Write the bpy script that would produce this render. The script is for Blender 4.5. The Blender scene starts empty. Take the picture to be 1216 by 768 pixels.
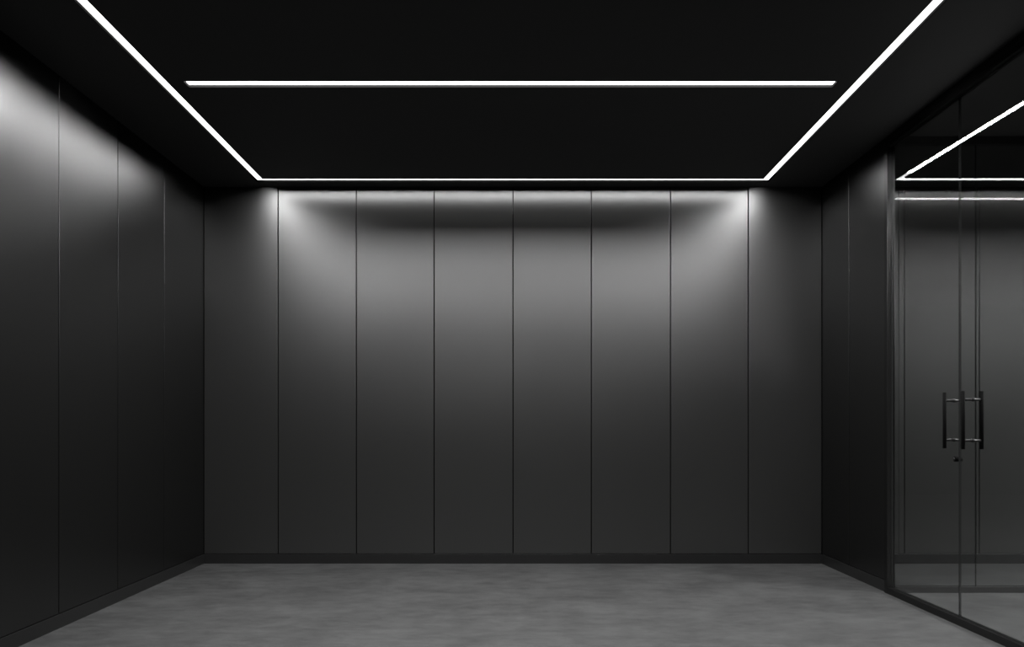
import bpy, bmesh, math
from mathutils import Vector

C = bpy.context.scene.collection
sc = bpy.context.scene

# ------------------------------------------------------------------ camera, world, exposure
F_PX, W_PX, H_PX = 909.0, 1216.0, 768.0
cam_d = bpy.data.cameras.new('camera')
cam = bpy.data.objects.new('camera', cam_d)
C.objects.link(cam)
cam.location = (0, 0, 1.1)
cam.rotation_euler = (math.radians(90), 0, 0)
cam_d.sensor_width = 36.0
cam_d.lens = 36.0 * F_PX / W_PX
cam_d.shift_x = -1.0 / W_PX
cam_d.shift_y = (505.0 - H_PX / 2) / W_PX
cam_d.clip_start = 0.05
sc.camera = cam

world = bpy.data.worlds.new('world')
sc.world = world
world.use_nodes = True
world.node_tree.nodes['Background'].inputs[0].default_value = (0, 0, 0, 1)
world.node_tree.nodes['Background'].inputs[1].default_value = 0.0

sc.view_settings.view_transform = 'Standard'
sc.view_settings.look = 'None'
sc.view_settings.exposure = 0.0
sc.view_settings.gamma = 1.0
sc.view_settings.use_curve_mapping = False

LAMP_K = math.pi     # watts per unit of radiance and area
E_VISIBLE = 3.0    # glow of the diffusers themselves
E_MAIN = 95.0      # ceiling light lines of the room
E_NEAR = 430.0     # next cross line, nearer than the frame
E_MID = 310.0       # straight line across the middle of the ceiling
E_SIDE2 = 22.0     # short side room line mirrored in the inner partition
E_SIDE_FILL = 950.0    # added fill light deep in the side room, out of view
E_SIDE = 9.0      # ceiling light line of the glazed side room

# ------------------------------------------------------------------ dimensions
XW = 2.463         # half width of the room
YB = 6.10          # back wall
YN = -2.0          # wall behind the camera
HC = 3.0           # ceiling height
SLOT = 0.014       # how far the light diffusers sit up inside their slots
XG = 2.476         # room-side face of the glass doors
XS = 8.0           # far wall of the side room
YP = 5.05          # far jamb of the door frame, line of the inner partition
YD = 3.45          # near end of the door opening


# ------------------------------------------------------------------ materials
def mat(name, color, rough=0.5, metal=0.0, spec=0.5, noise=None):
    m = bpy.data.materials.new(name)
    m.use_nodes = True
    nt = m.node_tree
    b = nt.nodes['Principled BSDF']
    b.inputs['Base Color'].default_value = (*color, 1)
    b.inputs['Roughness'].default_value = rough
    b.inputs['Metallic'].default_value = metal
    b.inputs['Specular IOR Level'].default_value = spec
    if noise:
        scale, lo, hi = noise
        tc = nt.nodes.new('ShaderNodeTexCoord')
        n = nt.nodes.new('ShaderNodeTexNoise')
        n.inputs['Scale'].default_value = scale
        n.inputs['Detail'].default_value = 3
        r = nt.nodes.new('ShaderNodeMapRange')
        r.inputs['To Min'].default_value = lo
        r.inputs['To Max'].default_value = hi
        nt.links.new(tc.outputs['Object'], n.inputs['Vector'])
        nt.links.new(n.outputs['Fac'], r.inputs['Value'])
        nt.links.new(r.outputs['Result'], b.inputs['Roughness'])
    return m


def satin(name, diffuse, f0, edge, rough):
    """Dark satin lacquer: a weak diffuse body under a soft, short-tailed gloss."""
    m = bpy.data.materials.new(name)
    m.use_nodes = True
    nt = m.node_tree
    nt.nodes.clear()
    o = nt.nodes.new('ShaderNodeOutputMaterial')
    d = nt.nodes.new('ShaderNodeBsdfDiffuse')
    d.inputs['Color'].default_value = (diffuse, diffuse, diffuse * 0.98, 1)
    g = nt.nodes.new('ShaderNodeBsdfGlossy')
    g.distribution = 'BECKMANN'
    g.inputs['Color'].default_value = (1.0, 1.0, 1.0, 1)
    tc = nt.nodes.new('ShaderNodeTexCoord')
    n = nt.nodes.new('ShaderNodeTexNoise')
    n.inputs['Scale'].default_value = 2.0
    r = nt.nodes.new('ShaderNodeMapRange')
    r.inputs['To Min'].default_value = rough - 0.012
    r.inputs['To Max'].default_value = rough + 0.012
    lw = nt.nodes.new('ShaderNodeLayerWeight')
    p = nt.nodes.new('ShaderNodeMath')
    p.operation = 'POWER'
    p.inputs[1].default_value = 3.0
    ma = nt.nodes.new('ShaderNodeMath')
    ma.operation = 'MULTIPLY_ADD'
    ma.use_clamp = True
    ma.inputs[1].default_value = edge
    ma.inputs[2].default_value = f0
    mx = nt.nodes.new('ShaderNodeMixShader')
    lk = nt.links.new
    lk(tc.outputs['Object'], n.inputs['Vector'])
    lk(n.outputs['Fac'], r.inputs['Value'])
    lk(r.outputs['Result'], g.inputs['Roughness'])
    lk(lw.outputs['Facing'], p.inputs[0])
    lk(p.outputs[0], ma.inputs[0])
    lk(ma.outputs[0], mx.inputs[0])
    lk(d.outputs[0], mx.inputs[1])
    lk(g.outputs[0], mx.inputs[2])
    lk(mx.outputs[0], o.inputs['Surface'])
    return m


M_PANEL = satin('satin_black_panel', 0.003, 0.06, 0.10, 0.365)
M_FRAME = satin('black_powder_coated_metal', 0.003, 0.045, 0.06, 0.36)
M_PANEL_BACK = satin('satin_black_panel_lit', 0.0095, 0.06, 0.10, 0.375)  # same black lacquer, body lightened to stand in for light on this wall
M_PANEL_SIDE = satin('matt_panel_lit', 0.018, 0.012, 0.05, 0.42)  # panel body lightened in place of missing light on the side room wall
M_BACKING = mat('dark_joint_backing', (0.003, 0.003, 0.003), 0.8, 0, 0.0)
M_BASE = mat('black_baseboard', (0.006, 0.006, 0.006), 0.30, 0, 0.2)
M_CEIL = mat('matt_black_ceiling', (0.026, 0.026, 0.0255), 0.7, 0, 0.3)
M_HANDLE = mat('black_satin_handle', (0.0015, 0.0015, 0.0015), 0.6, 0, 0.02)
M_STEEL = mat('black_gloss_steel', (0.006, 0.006, 0.006), 0.38, 0, 0.28)
M_CHANNEL = mat('black_light_channel', (0.0006, 0.0006, 0.0006), 0.8, 0, 0.0)
M_EDGE = mat('ground_glass_edge', (0.009, 0.0092, 0.0091), 0.25, 0, 0.3)


def emit(name, strength):
    m = bpy.data.materials.new(name)
    m.use_nodes = True
    nt = m.node_tree
    nt.nodes.clear()
    o = nt.nodes.new('ShaderNodeOutputMaterial')
    e = nt.nodes.new('ShaderNodeEmission')
    e.inputs['Color'].default_value = (1.0, 1.0, 1.0, 1)
    e.inputs['Strength'].default_value = strength
    nt.links.new(e.outputs[0], o.inputs['Surface'])
    return m


M_LED = emit('lit_diffuser', E_VISIBLE)


def concrete():
    m = bpy.data.materials.new('grey_concrete')
    m.use_nodes = True
    nt = m.node_tree
    b = nt.nodes['Principled BSDF']
    tc = nt.nodes.new('ShaderNodeTexCoord')

    def noise(sx, sy, scale, detail, rough=0.55, dist=0.0):
        mp = nt.nodes.new('ShaderNodeMapping')
        mp.inputs['Scale'].default_value = (sx, sy, 1)
        n = nt.nodes.new('ShaderNodeTexNoise')
        n.inputs['Scale'].default_value = scale
        n.inputs['Detail'].default_value = detail
        n.inputs['Roughness'].default_value = rough
        n.inputs['Distortion'].default_value = dist
        nt.links.new(tc.outputs['Object'], mp.inputs['Vector'])
        nt.links.new(mp.outputs['Vector'], n.inputs['Vector'])
        return n.outputs['Fac']

    a = noise(1.0, 1.25, 2.0, 7, 0.62, 0.3)
    c = noise(1.0, 2.0, 7.0, 8, 0.74, 0.2)
    mix = nt.nodes.new('ShaderNodeMath')
    mix.operation = 'ADD'
    nt.links.new(a, mix.inputs[0])
    nt.links.new(c, mix.inputs[1])
    ramp = nt.nodes.new('ShaderNodeMapRange')
    ramp.inputs['From Min'].default_value = 0.78
    ramp.inputs['From Max'].default_value = 1.22
    ramp.inputs['To Min'].default_value = 0.0
    ramp.inputs['To Max'].default_value = 1.0
    nt.links.new(mix.outputs[0], ramp.inputs['Value'])
    col = nt.nodes.new('ShaderNodeMix')
    col.data_type = 'RGBA'
    col.inputs['A'].default_value = (0.0056, 0.0057, 0.0057, 1)
    col.inputs['B'].default_value = (0.0188, 0.0191, 0.0190, 1)
    nt.links.new(ramp.outputs['Result'], col.inputs['Factor'])
    nt.links.new(col.outputs['Result'], b.inputs['Base Color'])
    b.inputs['Roughness'].default_value = 0.75
    b.inputs['Specular IOR Level'].default_value = 0.3
    bump = nt.nodes.new('ShaderNodeBump')
    bump.inputs['Strength'].default_value = 0.06
    bump.inputs['Distance'].default_value = 0.01
    nt.links.new(c, bump.inputs['Height'])
    nt.links.new(bump.outputs['Normal'], b.inputs['Normal'])
    return m


M_FLOOR = concrete()


def glass(name, base, gain, tint):
    m = bpy.data.materials.new(name)
    m.use_nodes = True
    nt = m.node_tree
    nt.nodes.clear()
    o = nt.nodes.new('ShaderNodeOutputMaterial')
    t = nt.nodes.new('ShaderNodeBsdfTransparent')
    t.inputs['Color'].default_value = (*tint, 1)
    g = nt.nodes.new('ShaderNodeBsdfGlossy')
    g.inputs['Roughness'].default_value = 0.0
    g.inputs['Color'].default_value = (1, 1, 1, 1)
    lw = nt.nodes.new('ShaderNodeLayerWeight')
    p = nt.nodes.new('ShaderNodeMath')
    p.operation = 'POWER'
    p.inputs[1].default_value = 3.0
    ma = nt.nodes.new('ShaderNodeMath')
    ma.operation = 'MULTIPLY_ADD'
    ma.use_clamp = True
    ma.inputs[1].default_value = gain
    ma.inputs[2].default_value = base
    mx = nt.nodes.new('ShaderNodeMixShader')
    nt.links.new(lw.outputs['Facing'], p.inputs[0])
    nt.links.new(p.outputs[0], ma.inputs[0])
    nt.links.new(ma.outputs[0], mx.inputs[0])
    nt.links.new(t.outputs[0], mx.inputs[1])
    nt.links.new(g.outputs[0], mx.inputs[2])
    nt.links.new(mx.outputs[0], o.inputs['Surface'])
    return m


M_GLASS = glass('door_glass', 0.06, 0.95, (0.9, 0.91, 0.905))
M_PARTITION = glass('low_reflection_glass', 0.035, 0.5, (0.93, 0.94, 0.935))
M_CLEAR = glass('clear_glass_back', 0.0, 0.0, (1, 1, 1))


# ------------------------------------------------------------------ helpers
def bx(bm, x0, x1, y0, y1, z0, z1, bevel=0.0):
    vs = [bm.verts.new((x, y, z)) for z in (z0, z1) for y in (y0, y1) for x in (x0, x1)]
    fs = []
    for q in ((0, 2, 3, 1), (4, 5, 7, 6), (0, 1, 5, 4), (2, 6, 7, 3), (0, 4, 6, 2), (1, 3, 7, 5)):
        fs.append(bm.faces.new([vs[i] for i in q]))
    if bevel:
        es = set(e for f in fs for e in f.edges)
        bmesh.ops.bevel(bm, geom=list(es), offset=bevel, segments=2, profile=0.5, affect='EDGES')
    return fs


def prism(bm, poly, z0, z1):
    lo = [bm.verts.new((p[0], p[1], z0)) for p in poly]
    hi = [bm.verts.new((p[0], p[1], z1)) for p in poly]
    n = len(poly)
    bm.faces.new(lo[::-1])
    bm.faces.new(hi)
    for i in range(n):
        j = (i + 1) % n
        bm.faces.new((lo[i], lo[j], hi[j], hi[i]))


def cyl(bm, a, b, r, seg=24, bevel=0.0):
    a, b = Vector(a), Vector(b)
    d = (b - a)
    L = d.length
    z = d.normalized()
    x = z.orthogonal().normalized()
    y = z.cross(x)
    rings = [(0, r - bevel), (bevel, r), (L - bevel, r), (L, r - bevel)] if bevel else [(0, r), (L, r)]
    rv = []
    for t, rr in rings:
        rv.append([bm.verts.new(a + z * t + (x * math.cos(k * 2 * math.pi / seg) + y * math.sin(k * 2 * math.pi / seg)) * rr)
                   for k in range(seg)])
    for p, q in zip(rv, rv[1:]):
        for k in range(seg):
            f = bm.faces.new((p[k], p[(k + 1) % seg], q[(k + 1) % seg], q[k]))
            f.smooth = True
    bm.faces.new(rv[0][::-1])
    bm.faces.new(rv[-1])


def obj(name, bm, m, parent=None):
    bmesh.ops.recalc_face_normals(bm, faces=bm.faces[:])
    me = bpy.data.meshes.new(name)
    bm.to_mesh(me)
    bm.free()
    for mm in (m if isinstance(m, (list, tuple)) else [m]):
        me.materials.append(mm)
    o = bpy.data.objects.new(name, me)
    C.objects.link(o)
    if parent:
        o.parent = parent
        o.location = -parent.location
    return o


def tag(o, label, cat, kind=None, group=None):
    o['label'] = label
    o['category'] = cat
    if kind:
        o['kind'] = kind
    if group:
        o['group'] = group
    return o


def empty(name, loc=(0, 0, 0)):
    o = bpy.data.objects.new(name, None)
    o.empty_display_size = 0.1
    C.objects.link(o)
    o.location = loc
    return o


GAP = 0.008        # open joint between wall panels
PT = 0.018         # panel thickness
ZB = 0.076         # top of the baseboards


def panel_wall(name, label, axis, plane, inward, cuts, z0, z1, back=0.10, lo=None, hi=None, panel=None):
    """A wall core with separate cladding panels; axis is the axis it runs along."""
    bm = bmesh.new()
    a0, a1 = (cuts[0] if lo is None else lo), (cuts[-1] if hi is None else hi)
    p0, p1 = plane - inward * PT, plane - inward * (PT + back)
    p0, p1 = min(p0, p1), max(p0, p1)
    if axis == 'x':
        bx(bm, a0, a1, p0, p1, 0, HC)
    else:
        bx(bm, p0, p1, a0, a1, 0, HC)
    w = obj(name, bm, M_BACKING)
    tag(w, label, 'wall', 'structure')
    for c0, c1 in zip(cuts, cuts[1:]):
        bm = bmesh.new()
        q0, q1 = sorted((plane, plane - inward * PT))
        if axis == 'x':
            bx(bm, c0 + GAP / 2, c1 - GAP / 2, q0, q1, z0, z1, 0.0012)
        else:
            bx(bm, q0, q1, c0 + GAP / 2, c1 - GAP / 2, z0, z1, 0.0012)
        obj('wall_panel', bm, panel or M_PANEL, w)
    return w


# ------------------------------------------------------------------ floor
bm = bmesh.new()
bx(bm, -XW - 0.14, XS + 0.14, YN - 0.14, YB + 0.14, -0.08, 0.0)
tag(obj('floor', bm, M_FLOOR), 'mottled grey concrete floor running through the whole room', 'floor', 'structure')

# ------------------------------------------------------------------ walls
def bxp(px):
    return (px - 609.0) / (F_PX / YB)


back_cuts = [-XW] + [bxp(p) for p in (330.3, 423.2, 515.5, 609.2, 702.2, 796.2, 888.6)] + [XW]
panel_wall('wall_back', 'back wall of tall satin black panels washed by the ceiling light', 'x', YB, -1,
           back_cuts, ZB + 0.004, HC, lo=-XW - 0.12, hi=XW + 0.03, panel=M_PANEL_BACK)

left_cuts = [YN, -1.43, -0.81, -0.19, 0.43, 1.05, 1.67, 2.29, 2.91, 3.53, 4.154, 4.774, 5.408, YB]
panel_wall('wall_left', 'left wall of tall satin black panels with a bright upper band', 'y', -XW, 1,
           left_cuts, ZB + 0.004, HC, lo=YN - 0.12, hi=YB)
panel_wall('wall_right', 'short black panelled right wall between back corner and glass doors', 'y', XW, -1,
           [YP + 0.003, 5.61, YB], ZB + 0.004, HC, back=0.02, lo=YP + 0.001)
panel_wall('wall_near_right', 'black panelled right wall on the near side of the glass doors', 'y', XW, -1,
           [YN, -1.43, -0.81, -0.19, 0.43, 1.05, 1.67, 2.29, 2.91, YD - 0.003], ZB + 0.004, HC, back=0.02, hi=YD - 0.001)
panel_wall('wall_near', 'black panelled wall behind the viewpoint', 'x', YN, 1,
           [-XW, -1.876, -1.25, -0.625, 0, 0.625, 1.25, 1.876, XW], ZB + 0.004, HC, lo=-XW - 0.12, hi=XS + 0.12)

# the side room behind the glass
side_x0 = XW + PT + 0.02
side_cuts = [side_x0, 3.121, 3.718, 4.315, 4.912, 5.509, 6.106, 6.703, 7.300, XS]
panel_wall('wall_side_back', 'dark panelled back wall of the side room seen through the glass', 'x', YB, -1,
           side_cuts, ZB + 0.004, HC, lo=XW + 0.03, hi=XS + 0.12, panel=M_PANEL_SIDE)
panel_wall('wall_side_far', 'dark far wall of the side room beyond the glass doors', 'y', XS, -1,
           [YN, -1.2, -0.4, 0.4, 1.2, 2.0, 2.8, 3.6, 4.4, 5.2, YB], ZB + 0.004, HC, lo=YN - 0.12, hi=YB)

# wall above the door frame
ZH = 2.951
bm = bmesh.new()
bx(bm, XW, XW + PT + 0.02, YD, YP, ZH, HC, 0.001)
tag(obj('trim_1', bm, M_PANEL), 'narrow black lintel between glass door frame and ceiling', 'trim', 'structure')

# ------------------------------------------------------------------ baseboards
BT = 0.004
def base(name, label, x0, x1, y0, y1):
    b = bmesh.new()
    bx(b, x0, x1, y0, y1, 0, ZB, 0.001)
    tag(obj(name, b, M_BASE), label, 'baseboard', 'structure')


base('baseboard_back', 'low black baseboard along the foot of the back wall', -XW + BT, XW - BT, YB - BT, YB + PT)
base('baseboard_left', 'low black baseboard along the foot of the left wall', -XW - PT, -XW + BT, YN, YB)
base('baseboard_right', 'short black baseboard between back corner and glass door frame', XW - BT, XW + PT, YP + 0.003, YB)
base('baseboard_near_right', 'black baseboard on the near side of the glass doors', XW - BT, XW + PT, YN, YD - 0.003)
base('baseboard_side_back', 'black baseboard of the side room back wall seen through the glass', side_x0, XS, YB - BT, YB + PT)

# ------------------------------------------------------------------ ceiling and its light lines
# corners of the slot loop: far left, far right, near right, near left
YF, YNN = 5.972, 0.95
def lx(y): return -1.990 + 0.01144 * (YF - y)
def rx(y): return 1.991 - 0.0217 * (YF - y)
SW = 0.056
def loop(e):
    """Loop polygon moved inward by e from its outer edge."""
    yf, yn = YF - e * 1.2, YNN + e
    return [(lx(yf) + e, yf), (rx(yf) - e, yf), (rx(yn) - e, yn), (lx(yn) + e, yn)]


WALL_T = 0.004     # light channel wall
MID = (-1.820, 1.795, 4.229, 4.304)   # x0 x1 y0 y1 of the cross line in view
CROSS = [MID] + [(-1.25, 1.23, 4.240 - k * 1.66, 4.303 - k * 1.66) for k in (1,)]   # and the next one, nearer than the frame
X0, X1 = -XW - 0.12, XS + 0.12
Y0, Y1 = YN - 0.12, YB + 0.12
SIDE = (2.965, XS - 0.12, 5.893, 5.955)
SIDE2 = (3.20, 5.00, 3.595, 3.695)
SIDE_FILL = (4.80, 7.40, 3.040, 3.160)  # added fill line, out of view, only there to brighten the side room

bm = bmesh.new()
out = loop(-WALL_T)
inn = loop(SW + WALL_T)
XM = 2.53
room = [(X0, Y1), (XM, Y1), (XM, Y0), (X0, Y0)]
CT = 0.05
for i in range(4):
    j = (i + 1) % 4
    prism(bm, [room[i], out[i], out[j], room[j]], HC, HC + CT)
# bays of the ceiling inside the loop, one around each cross line
def ix(x_far, x_near, y):
    return x_far + (x_near - x_far) * (inn[0][1] - y) / (inn[0][1] - inn[3][1])


bays = [inn[0][1]] + [(a[2] + b[3]) / 2 for a, b in zip(CROSS, CROSS[1:])] + [inn[3][1]]
for (x0, x1, y0, y1), yb1, yb0 in zip(CROSS, bays, bays[1:]):
    m_ = [(x0 - WALL_T, y1 + WALL_T), (x1 + WALL_T, y1 + WALL_T), (x1 + WALL_T, y0 - WALL_T), (x0 - WALL_T, y0 - WALL_T)]
    b_ = [(ix(inn[0][0], inn[3][0], yb1), yb1), (ix(inn[1][0], inn[2][0], yb1), yb1),
          (ix(inn[1][0], inn[2][0], yb0), yb0), (ix(inn[0][0], inn[3][0], yb0), yb0)]
    for i in range(4):
        j = (i + 1) % 4
        prism(bm, [b_[i], m_[i], m_[j], b_[j]], HC, HC + CT)
for (x0, x1, y0, y1), ya, yb in ((SIDE, Y1, 4.8), (SIDE2, 4.8, 3.4), (SIDE_FILL, 3.4, Y0)):
    s_ = [(x0 - WALL_T, y1 + WALL_T), (x1 + WALL_T, y1 + WALL_T), (x1 + WALL_T, y0 - WALL_T), (x0 - WALL_T, y0 - WALL_T)]
    sr = [(XM, ya), (X1, ya), (X1, yb), (XM, yb)]
    for i in range(4):
        j = (i + 1) % 4
        prism(bm, [sr[i], s_[i], s_[j], sr[j]], HC, HC + CT)
tag(obj('ceiling', bm, M_CEIL), 'flat matt black ceiling with slim light slots', 'ceiling', 'structure')


def lamp(parent, a, b, width, radiance):
    """The strip light lying in a slot between the points a and b, just under its diffuser."""
    a, b = Vector((a[0], a[1], 0)), Vector((b[0], b[1], 0))
    d = b - a
    ld = bpy.data.lights.new('strip_light', 'AREA')
    ld.shape = 'RECTANGLE'
    ld.size, ld.size_y = d.length, width
    ld.energy = LAMP_K * radiance * d.length * width
    ld.color = (1, 1, 1)
    lo = bpy.data.objects.new('strip_light', ld)
    C.objects.link(lo)
    lo.parent = parent
    lo.location = (a + b) / 2 + Vector((0, 0, HC + SLOT - 0.0008)) - parent.location
    lo.rotation_euler = (0, 0, math.atan2(d.y, d.x))


def run_quads(o4, i4):
    return [[o4[i], o4[(i + 1) % 4], i4[(i + 1) % 4], i4[i]] for i in range(4)]


# the large rectangular loop
t = empty('ceiling_light', (0, 2, HC))
tag(t, 'large white light line running round the ceiling edge in a rectangle', 'light', group=None)
bm = bmesh.new()
for o4, i4, z0, z1 in ((loop(-WALL_T), loop(0), HC, HC + 0.03), (loop(SW), loop(SW + WALL_T), HC, HC + 0.03),
                       (loop(0), loop(SW), HC + SLOT + 0.004, HC + 0.03)):
    for q in run_quads(o4, i4):
        prism(bm, q, z0, z1)
obj('light_channel', bm, M_CHANNEL, t)
for k, q in enumerate(run_quads(loop(0), loop(SW))):
    bm = bmesh.new()
    prism(bm, q, HC + SLOT, HC + SLOT + 0.004)
    obj('diffuser', bm, M_LED, t)


mid = loop(SW / 2)
for k, e in enumerate((E_MAIN * 0.65, E_MAIN * 1.2, E_MAIN, E_MAIN * 1.15)):
    a, b = Vector(mid[k]), Vector(mid[(k + 1) % 4])
    u = (b - a).normalized() * (SW / 2)
    ends = [(1, 1), (5, 1), (1, 1), (1, 5)][k]     # the side strips stop short of the far corners
    lamp(t, a + u * ends[0], b - u * ends[1], SW, e)


def straight_line(name, label, rect, radiance):
    x0, x1, y0, y1 = rect
    t = empty(name, ((x0 + x1) / 2, (y0 + y1) / 2, HC))
    tag(t, label, 'light')
    bm = bmesh.new()
    w = WALL_T
    bx(bm, x0 - w, x1 + w, y0 - w, y0, HC, HC + 0.03)
    bx(bm, x0 - w, x1 + w, y1, y1 + w, HC, HC + 0.03)
    bx(bm, x0 - w, x0, y0, y1, HC, HC + 0.03)
    bx(bm, x1, x1 + w, y0, y1, HC, HC + 0.03)
    bx(bm, x0, x1, y0, y1, HC + SLOT + 0.004, HC + 0.03)
    obj('light_channel', bm, M_CHANNEL, t)
    bm = bmesh.new()
    bx(bm, x0, x1, y0, y1, HC + SLOT, HC + SLOT + 0.004)
    obj('diffuser', bm, M_LED, t)
    lamp(t, (x0, (y0 + y1) / 2), (x1, (y0 + y1) / 2), y1 - y0, radiance)
    return t


straight_line('ceiling_light', 'single straight white light line across the middle of the ceiling', MID, E_MID)
for rect, where in zip(CROSS[1:], ('next before the line in view',)):
    straight_line('ceiling_light', 'straight white light line across the ceiling, ' + where, rect, E_NEAR)
straight_line('ceiling_light', 'white light line on the side room ceiling behind the glass doors', SIDE, E_SIDE)
straight_line('ceiling_light', 'white light line across the side room ceiling, mirrored in the inner partition', SIDE2, E_SIDE2)
straight_line('ceiling_light', 'unseen broad fill light added deep in the side room, farthest right of all', SIDE_FILL, E_SIDE_FILL)

# ------------------------------------------------------------------ door frame
XF0, XF1 = XW - 0.013, XW + PT + 0.02
t = empty('trim_2', (XG, 4.25, 0))
tag(t, 'slim black metal frame around the double glass doors', 'door frame', 'structure')
bm = bmesh.new(); bx(bm, XF0, XF1, YP - 0.040, YP, 0, ZH, 0.0015); obj('jamb', bm, M_FRAME, t)
bm = bmesh.new(); bx(bm, XF0, XF1, YD, YD + 0.040, 0, ZH, 0.0015); obj('jamb', bm, M_FRAME, t)
bm = bmesh.new(); bx(bm, XF0, XF1, YD + 0.040, YP - 0.040, ZH - 0.030, ZH, 0.0015); obj('head_rail', bm, M_FRAME, t)
bm = bmesh.new(); bx(bm, XF0, XF1, YD + 0.040, YP - 0.040, 0, 0.040, 0.0015); obj('sill_rail', bm, M_FRAME, t)


# ------------------------------------------------------------------ glass doors
def pane(name, x0, x1, y0, y1, z0, z1, face, parent, front=None):
    """A glass pane; the face looking along `face` carries the reflection, the rims are ground."""
    bm = bmesh.new()
    bx(bm, x0, x1, y0, y1, z0, z1)
    bmesh.ops.recalc_face_normals(bm, faces=bm.faces[:])
    ax = 0 if abs(face[0]) else 1
    for f in bm.faces:
        n = f.normal
        if n.dot(Vector(face)) > 0.9:
            f.material_index = 0
        elif abs(n[ax]) > 0.9:
            f.material_index = 1
        else:
            f.material_index = 2
    return obj(name, bm, [front or M_GLASS, M_CLEAR, M_EDGE], parent)


def pull_handle(y, parent):
    xi, xo = XG - 0.049, XG + 0.010 + 0.042
    bm = bmesh.new()
    cyl(bm, (xi, y, 0.972), (xi, y, 1.285), 0.0095, bevel=0.0015)
    h = obj('pull_handle', bm, M_HANDLE, parent)
    bm = bmesh.new()
    cyl(bm, (xo, y, 0.972), (xo, y, 1.285), 0.0095, bevel=0.0015)
    g = obj('grip_bar', bm, M_HANDLE, h)
    g.location = (0, 0, 0)
    for z in (1.240, 1.019):
        bm = bmesh.new()
        cyl(bm, (xi + 0.004, y, z), (xo - 0.004, y, z), 0.0075, 16)
        cyl(bm, (XG - 0.004, y, z), (XG + 0.014, y, z), 0.011, 20, 0.001)
        s = obj('standoff', bm, M_STEEL, h)
        s.location = (0, 0, 0)
    return h


YM = 4.247
Z0, Z1 = 0.043, ZH - 0.033
d1 = empty('door_1', (XG, YP - 0.043, 0))
tag(d1, 'far glass door leaf beside the black jamb, with pull handle and lock', 'door', 'structure')
pane('glass_pane', XG, XG + 0.010, YM + 0.004, YP - 0.043, Z0, Z1, (-1, 0, 0), d1)
pull_handle(4.303, d1)
bm = bmesh.new()
yl, zl = 4.266, 0.913
cyl(bm, (XG - 0.016, yl, zl), (XG + 0.024, yl, zl), 0.0150, 28, 0.002)
lk = obj('lock', bm, M_HANDLE, d1)
bm = bmesh.new()
cyl(bm, (XG - 0.020, yl, zl), (XG - 0.0155, yl, zl), 0.0085, 24, 0.001)
bx(bm, XG - 0.0215, XG - 0.0195, yl - 0.001, yl + 0.001, zl - 0.006, zl + 0.006)
k = obj('keyway', bm, M_STEEL, lk)
k.location = (0, 0, 0)
d2 = empty('door_2', (XG, YD + 0.043, 0))
tag(d2, 'near glass door leaf at the right edge, with pull handle', 'door', 'structure')
pane('glass_pane', XG, XG + 0.010, YD + 0.043, YM - 0.004, Z0, Z1, (-1, 0, 0), d2)
pull_handle(4.126, d2)

# ------------------------------------------------------------------ inner glass partition in the side room
PX0, PX1 = XF1 + 0.001, XS
pt = empty('partition_wall', ((PX0 + PX1) / 2, YP, 0))
tag(pt, 'inner glass partition on a black rail, seen through the glass doors', 'partition', 'structure')
bm = bmesh.new(); bx(bm, PX0, PX1, YP - 0.02, YP + 0.02, 0, 0.040, 0.0015); obj('sill_rail', bm, M_FRAME, pt)
bm = bmesh.new(); bx(bm, PX0, PX1, YP - 0.02, YP + 0.02, HC - 0.050, HC, 0.0015); obj('head_rail', bm, M_FRAME, pt)
XJ = 550.0 * 5.045 / F_PX
for a, b in ((PX0, XJ - 0.002), (XJ + 0.002, 4.30), (4.304, PX1)):
    pane('glass_pane', a, b, YP - 0.005, YP + 0.005, 0.040, HC - 0.050, (0, -1, 0), pt, M_PARTITION)
